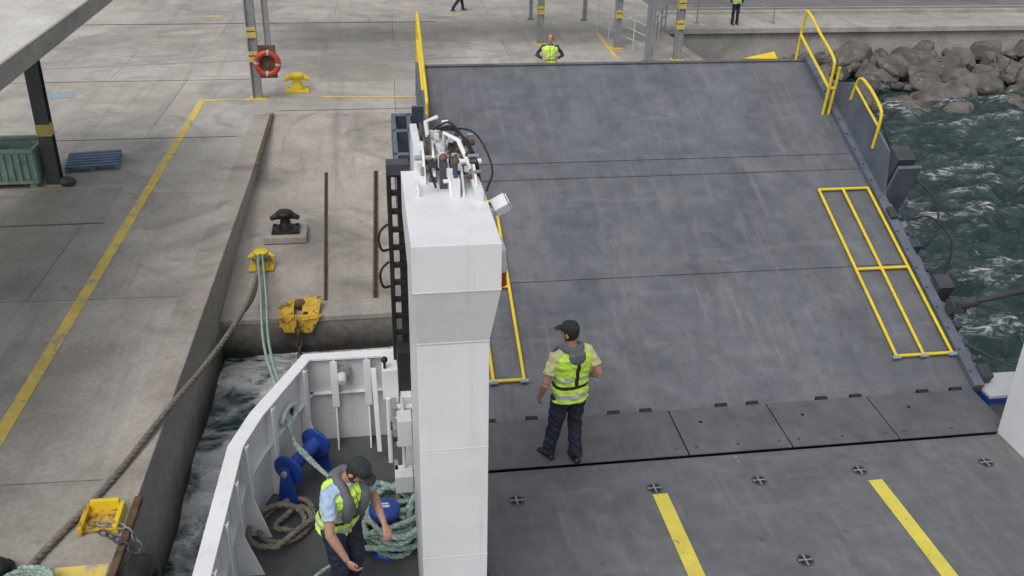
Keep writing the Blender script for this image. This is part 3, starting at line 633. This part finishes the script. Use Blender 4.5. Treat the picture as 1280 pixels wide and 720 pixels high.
# ---- roller fairlead (blue)
g=MB(); a=V((-1.0,8.27,.3)); b=V((-.72,8.70,.34)); d_=(b-a).normalized()
g.tube([a,a+d_*.03,a+d_*.04,a+(b-a)*.5,b-d_*.04,b-d_*.03,b],[.175,.175,.085,.07,.085,.175,.175],'blue',24)
for p in(a-d_*.05,b+d_*.05):
    side=d_.cross(V((0,0,1))); g.prism([p+side*.13+V((0,0,-.4)),p-side*.13+V((0,0,-.4)),p-side*.05+V((0,0,.06)),p+side*.05+V((0,0,.06))],d_*.03,'blue')
g.cyl(a-d_*.08,b+d_*.08,.035,'grey',12); g.obj('roller_fairlead',.005)
g=MB(); g.tube([(-.02,7.4,-.1),(-.02,7.4,-.06),(-.02,7.4,-.05),(-.02,7.4,.36),(-.02,7.4,.37),(-.02,7.4,.43),(-.02,7.4,.44)],[.16,.16,.1,.1,.15,.15,.13],'blue',28); g.box((-.02,7.4,.445),(.1,.03,.006),'white2'); g.box((-.02,7.44,.445),(.08,.02,.006),'white2'); g.obj('mooring_bitt')
g=MB()
pts=[]
for i in range(230):
    t=i/230*2*math.pi*11; rr_=.25+.10*math.sin(t*.37+1)+.04*math.sin(t*1.7)
    pts.append((.04+rr_*1.1*math.cos(t)+.06*math.sin(t*.31),7.62+rr_*math.sin(t)*1.25+.06*math.sin(t*.23),-.04+.34*(i/230)+.06*math.sin(t*2.3)))
laid_rope(g,spline(pts,2),.032,'teal'); g.obj('rope_coil')
g=MB(); pts=[]
for i in range(80):
    t=i/80*2*math.pi*2.8; rr_=.20+.10*math.sin(t*.43+.6)+.03*math.sin(t*2.1)
    pts.append((-1.02+rr_*math.cos(t)*1.0+.05*math.sin(t*.27),7.82+rr_*math.sin(t)*1.35+.06*math.sin(t*.3),-.06+.10*(i/80)+.025*math.sin(t*1.9)))
pts+= [(-.65,7.95,.0),(-.4,7.85,-.03),(-.15,7.65,.0)]
laid_rope(g,spline(pts,2),.031,'brope'); g.obj('rope_coil')
# ---- mooring lines
g=MB()
zb=zs(18.4)
for dx in(0,.09):
    laid_rope(g,spline([(-2.35+dx,18.25,zb+.34),(-1.98+dx,15.2,zb+.96),(-1.62+dx*.8,12.2,-.42),(-1.06+dx*.4,9.0,.62),(-.94,8.55,.50),(-.86+dx*.4,8.42,.41),(-.55,8.0,.37),(-.22,7.6,.33),(-.05+dx*.3,7.45,.28)],8),.021,'teal')
g.obj('mooring_rope')
g=MB()
laid_rope(g,spline([(-2.3,18.2,zb+.34),(-2.25,16.6,-1.55),(-2.3,14.8,-1.27),(-2.62,13.2,-1.2),(-2.98,12.0,-1.2),(-3.5,10.3,-1.25),(-4.0,9.0,-1.25),(-4.5,7.5,-1.25)],8),.046,'brope')
laid_rope(g,spline([(-2.35,18.2,zb+.26),(-2.3,17.2,-1.85),(-2.28,16.2,-1.68),(-2.3,15.2,-1.4),(-2.42,14.2,-1.25)],8),.04,'brope')
laid_rope(g,[V((-2.3+.17*math.cos(t),18.35+.16*math.sin(t),zb+.16+.02*t/2)) for t in [i*.3 for i in range(50)]],.035,'brope')
g.obj('mooring_rope')
g=MB(); pts=[(-4.0+.3*math.cos(t)*(1+.2*math.sin(t*.7)),8.55+.22*math.sin(t),zt+.04+.02*t/3) for t in[i*.35 for i in range(60)]]
laid_rope(g,spline(pts,2),.032,'teal'); g.obj('rope_coil')
g=MB(); g.ball((-4.35,8.85,zt+.12),(.16,.14,.14),'black',8); g.cyl((-4.35,8.85,zt),(-4.35,8.85,zt+.1),.2,'black',14); g.obj('quay_cleat')
g=MB(); laid_rope(g,spline([(-.85,6.9,-.05),(-.6,7.1,.0),(-.3,7.3,.0),(0,7.3,.05)],8),.018,'teal'); g.obj('heaving_line')
# ------------------------------------------------------------------ people
def person(name,loc,yaw,cfg,vox=.007):
    mb=MB(); G=cfg.get('girth',1)
    lean=cfg.get('lean',0); piv=V((0,0,1.0)); RL_=Matrix.Rotation(-lean,3,'X')
    up=lambda p:RL_@(V(p)-piv)+piv
    def loft(rings,tag,fn=lambda p:p,n=20):
        vs=[];fs=[]
        for (c,a,b) in rings:
            for j in range(n):
                t=2*math.pi*j/n; ct,st=math.cos(t),math.sin(t)
                ex=.85; px=math.copysign(abs(ct)**ex,ct)*a; py=math.copysign(abs(st)**ex,st)*b
                vs.append(fn(V(c)+V((px,py,0))))
        for i in range(len(rings)-1):
            for j in range(n):
                q=i*n+j;w_=i*n+(j+1)%n; fs.append((q,w_,w_+n,q+n))
        fs.append(tuple(range(n))[::-1]); k=(len(rings)-1)*n; fs.append(tuple(range(k,k+n)))
        mb.add(vs,fs,tag)
    def ell(c,r_,tag,fn=lambda p:p):
        s0=len(mb.v); mb.ball(c,r_,tag,7)
        for i in range(s0,len(mb.v)): mb.v[i]=fn(mb.v[i])
    T=[(.90,.150,.112,0),(.97,.165,.118,0),(1.04,.155,.11,0),(1.12,.15,.106,.0),(1.24,.168,.118,.0),(1.34,.182,.12,-.005),(1.41,.175,.105,-.01),(1.455,.13,.085,-.012),(1.49,.07,.065,-.01)]
    T=[(z,a*(G if z<1.45 else 1),b*(G if z<1.45 else 1),y) for z,a,b,y in T]
    loft([((0,0,z),a,b) for z,a,b,_ in T if z<1.06],'trous')
    loft([((0,y,z),a,b) for z,a,b,y in T if z>1.0],cfg['shirt'],up)
    if cfg.get('vest',1):
        loft([((0,y,z),a+.022,b+.024) for z,a,b,y in [(.87,.165*G,.122*G,0)]+[t for t in T if t[0]<1.45]]+[((0,-.012,1.46),.125,.085)],'vest',up)
    if cfg.get('collar',0):
        f_=.135*G
        for k in(-1,1):
            pts=[up(p) for p in[(k*.07,f_,1.12),(k*.085,f_+.005,1.24),(k*.095,.12*G,1.38),(k*.1,.05,1.475),(k*.085,-.05,1.5),(0,-.1,1.485)]]
            mb.tube(spline(pts,5),[.04+.018*math.sin(min(1,i/12)*3.1) for i in range(26)],'collar',12)
        loft([((0,-.112*G,1.34),.05,.03),((0,-.122*G,1.40),.095,.035),((0,-.11*G,1.47),.1,.04),((0,-.09,1.5),.08,.03)],'collar',up)
    hp,hy,hr=cfg.get('head',(0,0,0)); RH=Matrix.Rotation(hy,3,'Z')@Matrix.Rotation(-hp,3,'X')@Matrix.Rotation(hr,3,'Y')
    nk=V((0,0,1.53)); hf=lambda p: up(RH@(V(p)-nk)+nk)
    mb.tube([up((0,-.01,1.44)),up((0,0,1.5)),hf((0,0,1.58))],[.065,.055,.056],'skin',14)
    H=[(1.545,.03,.034,.05),(1.56,.048,.052,.035),(1.59,.060,.074,.016),(1.63,.068,.088,.004),(1.67,.073,.094,0),(1.71,.074,.095,-.003),(1.745,.064,.08,-.006),(1.77,.04,.05,-.008),(1.778,.012,.015,-.008)]
    loft([((0,y,z),a,b) for z,a,b,y in H],'skin',hf)
    loft([((0,y-.014,z),a+.007,b*.93) for z,a,b,y in H[2:]],'hair',hf)
    ell((0,.102,1.635),(.012,.016,.02),'skin',hf); ell((0,.093,1.655),(.008,.012,.025),'skin',hf)
    for k in(-1,1):
        ell((k*.079,-.005,1.645),(.011,.02,.03),'skin',hf); ell((k*.029,.084,1.663),(.012,.008,.007),'eye',hf); ell((k*.03,.087,1.682),(.018,.007,.005),'hair',hf)
    ell((0,.084,1.598),(.022,.009,.006),'lip',hf)
    if cfg.get('beard'): loft([((0,.052,1.535),.032,.032),((0,.03,1.565),.056,.056),((0,.012,1.60),.068,.072)],'hair',hf)
    if cfg.get('cap',1):
        loft([((0,-.004,1.70),.083,.106),((0,-.004,1.74),.081,.102),((0,-.008,1.78),.062,.078),((0,-.008,1.797),.03,.035),((0,-.008,1.80),.01,.01)],'cap',hf)
        loft([((0,.12,1.697),.06,.06),((0,.118,1.708),.066,.07),((0,.11,1.716),.06,.05)],'cap',hf)
    for k,key in((-1,'L'),(1,'R')):
        S=up((k*.185*(1+(G-1)*.6),-.005,1.405)); E=V(cfg['el'+key]); Wr=V(cfg['wr'+key])
        sl_=cfg.get('sleeve',.62); lng=sl_>1
        m1=S.lerp(E,.35)
        mb.tube([up((k*.12,0,1.41)),S,m1,S.lerp(E,.75),E],[.07,.064,.055,.047,.043],'skin' if not lng else cfg['shirt'],14)
        if lng: mb.tube([E,E.lerp(Wr,.4),Wr.lerp(E,.05)],[.05,.05,.037],cfg['shirt'],14)
        else: mb.tube([up((k*.12,0,1.415)),S,m1,S.lerp(E,sl_)],[.076,.074,.07,.07],cfg['shirt'],14)
        mb.tube([E-(Wr-E)*.02,E.lerp(Wr,.3),E.lerp(Wr,.75),Wr],[.044,.044,.032,.027],'skin',14)
        f=(Wr-E).normalized(); side=V(cfg.get('pn'+key,(k,0,0))); side=(side-f*side.dot(f)).normalized()
        wd=f.cross(side)
        def hpnt(l,w_,n_): return Wr+f*l+wd*w_+side*n_
        vs=[];fs=[]
        prof=[(0,.024,.018),(.03,.034,.018),(.065,.041,.016),(.092,.040,.013)]
        for l,a,b in prof:
            for j in range(12):
                t=2*math.pi*j/12; vs.append(hpnt(l,a*math.cos(t),b*math.sin(t)))
        for i in range(3):
            for j in range(12): q_=i*12+j; w_=i*12+(j+1)%12; fs.append((q_,w_,w_+12,q_+12))
        fs+= [tuple(range(12)),tuple(range(36,48))]; mb.add(vs,fs,'skin')
        fwd=1 if wd.y>0 else -1
        for j,(w_,L_) in enumerate(((.030,.072),(.010,.082),(-.011,.076),(-.031,.06))):
            w_*=fwd; cu=cfg.get('curl',.5)
            p0=hpnt(.08,w_,0);p1=hpnt(.09+L_*.4,w_*1.08,-.008*cu*2);p2=hpnt(.09+L_*(.75-.15*cu),w_*1.08,-.04*cu*2*.6);p3=hpnt(.09+L_*(.95-.4*cu),w_*1.05,-.075*cu*2*.6)
            mb.tube([p0,p1,p2,p3],[.0095,.009,.0082,.007],'skin',8)
        p0=hpnt(.02,.022*fwd,-.004);p1=hpnt(.055,.05*fwd,-.015);p2=hpnt(.09,.058*fwd,-.025); mb.tube([p0,p1,p2],[.013,.0115,.0085],'skin',8)
    for k,key in((-1,'L'),(1,'R')):
        Hp=V((k*.085*G,0,.93)); K=V(cfg['kn'+key]); A=V(cfg['an'+key]); ty_=cfg.get('toe'+key,0)
        mb.tube([Hp,Hp.lerp(K,.3),Hp.lerp(K,.7),K,K.lerp(A,.3),K.lerp(A,.75),A+V((0,0,.0))],[r_*G for r_ in(.094,.095,.080,.070,.070,.063,.066)],'trous',16)
        d_=V((math.sin(ty_),math.cos(ty_),0)); s_=V((d_.y,-d_.x,0)); g0=V((A.x,A.y,A.z-.09))
        vs=[];fs=[]; prof=[(-.085,.03,.05),(-.06,.038,.075),(0,.04,.09),(.06,.042,.06),(.12,.048,.045),(.165,.042,.036),(.185,.02,.02)]
        for l,a,hh in prof:
            for j in range(12):
                t=2*math.pi*j/12; vs.append(g0+d_*l+s_*a*math.cos(t)+V((0,0,hh/2+hh/2*math.sin(t)*1.0)))
        for i in range(len(prof)-1):
            for j in range(12): q_=i*12+j;w_=i*12+(j+1)%12; fs.append((q_,w_,w_+12,q_+12))
        fs+=[tuple(range(12)),tuple(range(len(vs)-12,len(vs)))]; mb.add(vs,fs,'shoe')
    src=mb.obj('tmp_src',fix=True); sm=src.data
    bvh=BVHTree.FromPolygons([v.co for v in sm.vertices],[tuple(p.vertices) for p in sm.polygons])
    tags=[mb.mats[p.material_index] for p in sm.polygons]
    rm=src.modifiers.new('r','REMESH'); rm.mode='VOXEL'; rm.voxel_size=vox
    smo=src.modifiers.new('s','SMOOTH'); smo.factor=.5; smo.iterations=3
    dg=bpy.context.evaluated_depsgraph_get(); me=bpy.data.meshes.new_from_object(src.evaluated_get(dg))
    bpy.data.objects.remove(src)
    order=list(dict.fromkeys(tags+['silver','strap'])); me.materials.clear()
    for k in order: me.materials.append(M[k])
    RI=RL_.inverted(); idx=[]
    for p in me.polygons:
        _,_,i,_=bvh.find_nearest(p.center); t=tags[i] if i is not None else 'trous'
        if t=='vest':
            c=RI@(p.center-piv)+piv
            if .925<c.z<.985 or 1.15<c.z<1.185: t='silver'
            if 1.045<c.z<1.085: t='strap'
            if c.y<0 and abs(c.x)<.02 and c.z>1.08: t='strap'
            if c.y>0 and abs(c.x)<.006: t='strap'
            if c.y>0 and .12<abs(c.x)<.145 and c.z>1.08: t='silver'
        idx.append(order.index(t))
    me.polygons.foreach_set('material_index',idx); me.polygons.foreach_set('use_smooth',[True]*len(idx))
    nrm=[v.normal.copy() for v in me.vertices]; vt=[0]*len(me.vertices)
    for p in me.polygons:
        tg=order[p.material_index]
        if tg in('trous','vest','shirty','shirtb','shirtd','silver'):
            for q_ in p.vertices: vt[q_]=1
    for v in me.vertices:
        if vt[v.index]:
            c=v.co; v.co=c+nrm[v.index]*(noise.noise(V((c.x*9,c.y*9,c.z*16+c.x*8)))*.018+noise.noise(V((c.x*22,c.y*22,c.z*30)))*.007)
    o=bpy.data.objects.new(name,me); sc.collection.objects.link(o)
    o.location=loc; o.rotation_euler=(0,0,yaw); s_=cfg.get('scale',1); o.scale=(s_,s_,s_); return o
stand=dict(elL=(-.25,-.03,1.13),wrL=(-.27,.04,.88),elR=(.25,-.03,1.13),wrR=(.27,.04,.88),knL=(-.1,.02,.5),anL=(-.11,0,.09),knR=(.1,.02,.5),anR=(.11,0,.09))
person('deck_worker',(2.0,8.44,.037),.30,dict(stand,shirt='shirty',collar=1,head=(.2,.5,0),girth=1.17,scale=.98,
    elL=(-.32,-.04,1.13),wrL=(-.31,.1,.89),elR=(.31,-.10,1.14),wrR=(.27,.10,1.02),pnR=(1,0,.3),
    knL=(-.11,.08,.5),anL=(-.15,.14,.09),knR=(.10,.03,.5),anR=(.10,-.05,.09),toeL=-.2,toeR=.15,curl=.6),.0065)
person('mooring_deck_worker',(-.42,6.80,-.1),math.pi+.75,dict(stand,shirt='shirtb',collar=1,beard=1,lean=.32,head=(.5,.25,0),girth=1.12,
    elR=(.30,.22,1.08),wrR=(.25,.36,.84),elL=(-.29,.14,1.1),wrL=(-.18,.38,.98),pnL=(-.3,.3,1),
    knL=(-.1,.08,.5),anL=(-.12,-.05,.09),knR=(.11,.1,.5),anR=(.13,.05,.09),curl=.8),.0065)
person('quay_worker',(5.55,28.4,-1.3),math.pi-.15,dict(stand,shirt='shirtd',sleeve=1.2,cap=0,girth=1.2,scale=1.05,elL=(-.38,-.04,1.18),wrL=(-.2,.18,1.12),elR=(.38,-.04,1.18),wrR=(.2,.18,1.1)),.012)
person('quay_worker',(15.4,38.8,-1.3),math.pi+.1,dict(stand,shirt='shirtd',sleeve=1.2),.014)
person('pedestrian',(4.1,42.2,-1.3),-1.2,dict(stand,vest=0,cap=0,shirt='shirtd',sleeve=1.2,knL=(-.1,.22,.55),anL=(-.1,.32,.11),knR=(.1,.0,.5),anR=(.1,-.3,.14)),.014)
# ------------------------------------------------------------------ camera
cd=bpy.data.cameras.new('Camera'); cam=bpy.data.objects.new('Camera',cd); sc.collection.objects.link(cam)
Xc=V((0.9887,0.0489,-0.1415));Yc=V((-0.1484,0.4452,-0.8830));Xc=(Xc-Yc*(Xc.dot(Yc)/Yc.length_squared)).normalized();Yc.normalize();Zc=Xc.cross(Yc)
mt=Matrix((Xc,Yc,Zc)).to_4x4(); mt.translation=V((0,0,6.5)); cam.matrix_world=mt
cd.sensor_width=36; cd.lens=36*1190/1280; cd.clip_end=6000; cd.clip_start=.05; sc.camera=cam
# ------------------------------------------------------------------ light
wd=bpy.data.worlds.new('World'); sc.world=wd; wd.use_nodes=True; nt=wd.node_tree
bg=nt.nodes['Background']; sky=nt.nodes.new('ShaderNodeTexSky'); sky.sky_type='NISHITA'; sky.sun_disc=False
el,az=math.radians(55),math.radians(215)
sky.sun_elevation=el; sky.sun_rotation=az; sky.dust_density=4; sky.air_density=1
hs=nt.nodes.new('ShaderNodeHueSaturation'); hs.inputs['Saturation'].default_value=.3
nt.links.new(sky.outputs[0],hs.inputs['Color']); nt.links.new(hs.outputs[0],bg.inputs['Color']); bg.inputs['Strength'].default_value=.14
sd=bpy.data.lights.new('Sun','SUN'); sd.energy=.95; sd.angle=math.radians(45); sd.color=(1,.965,.92)
so=bpy.data.objects.new('Sun',sd); sc.collection.objects.link(so)
dirv=V((math.sin(az)*math.cos(el),math.cos(az)*math.cos(el),math.sin(el)))
so.rotation_euler=dirv.to_track_quat('Z','Y').to_euler()
sc.view_settings.view_transform='Standard'; sc.view_settings.look='None'; sc.view_settings.exposure=0
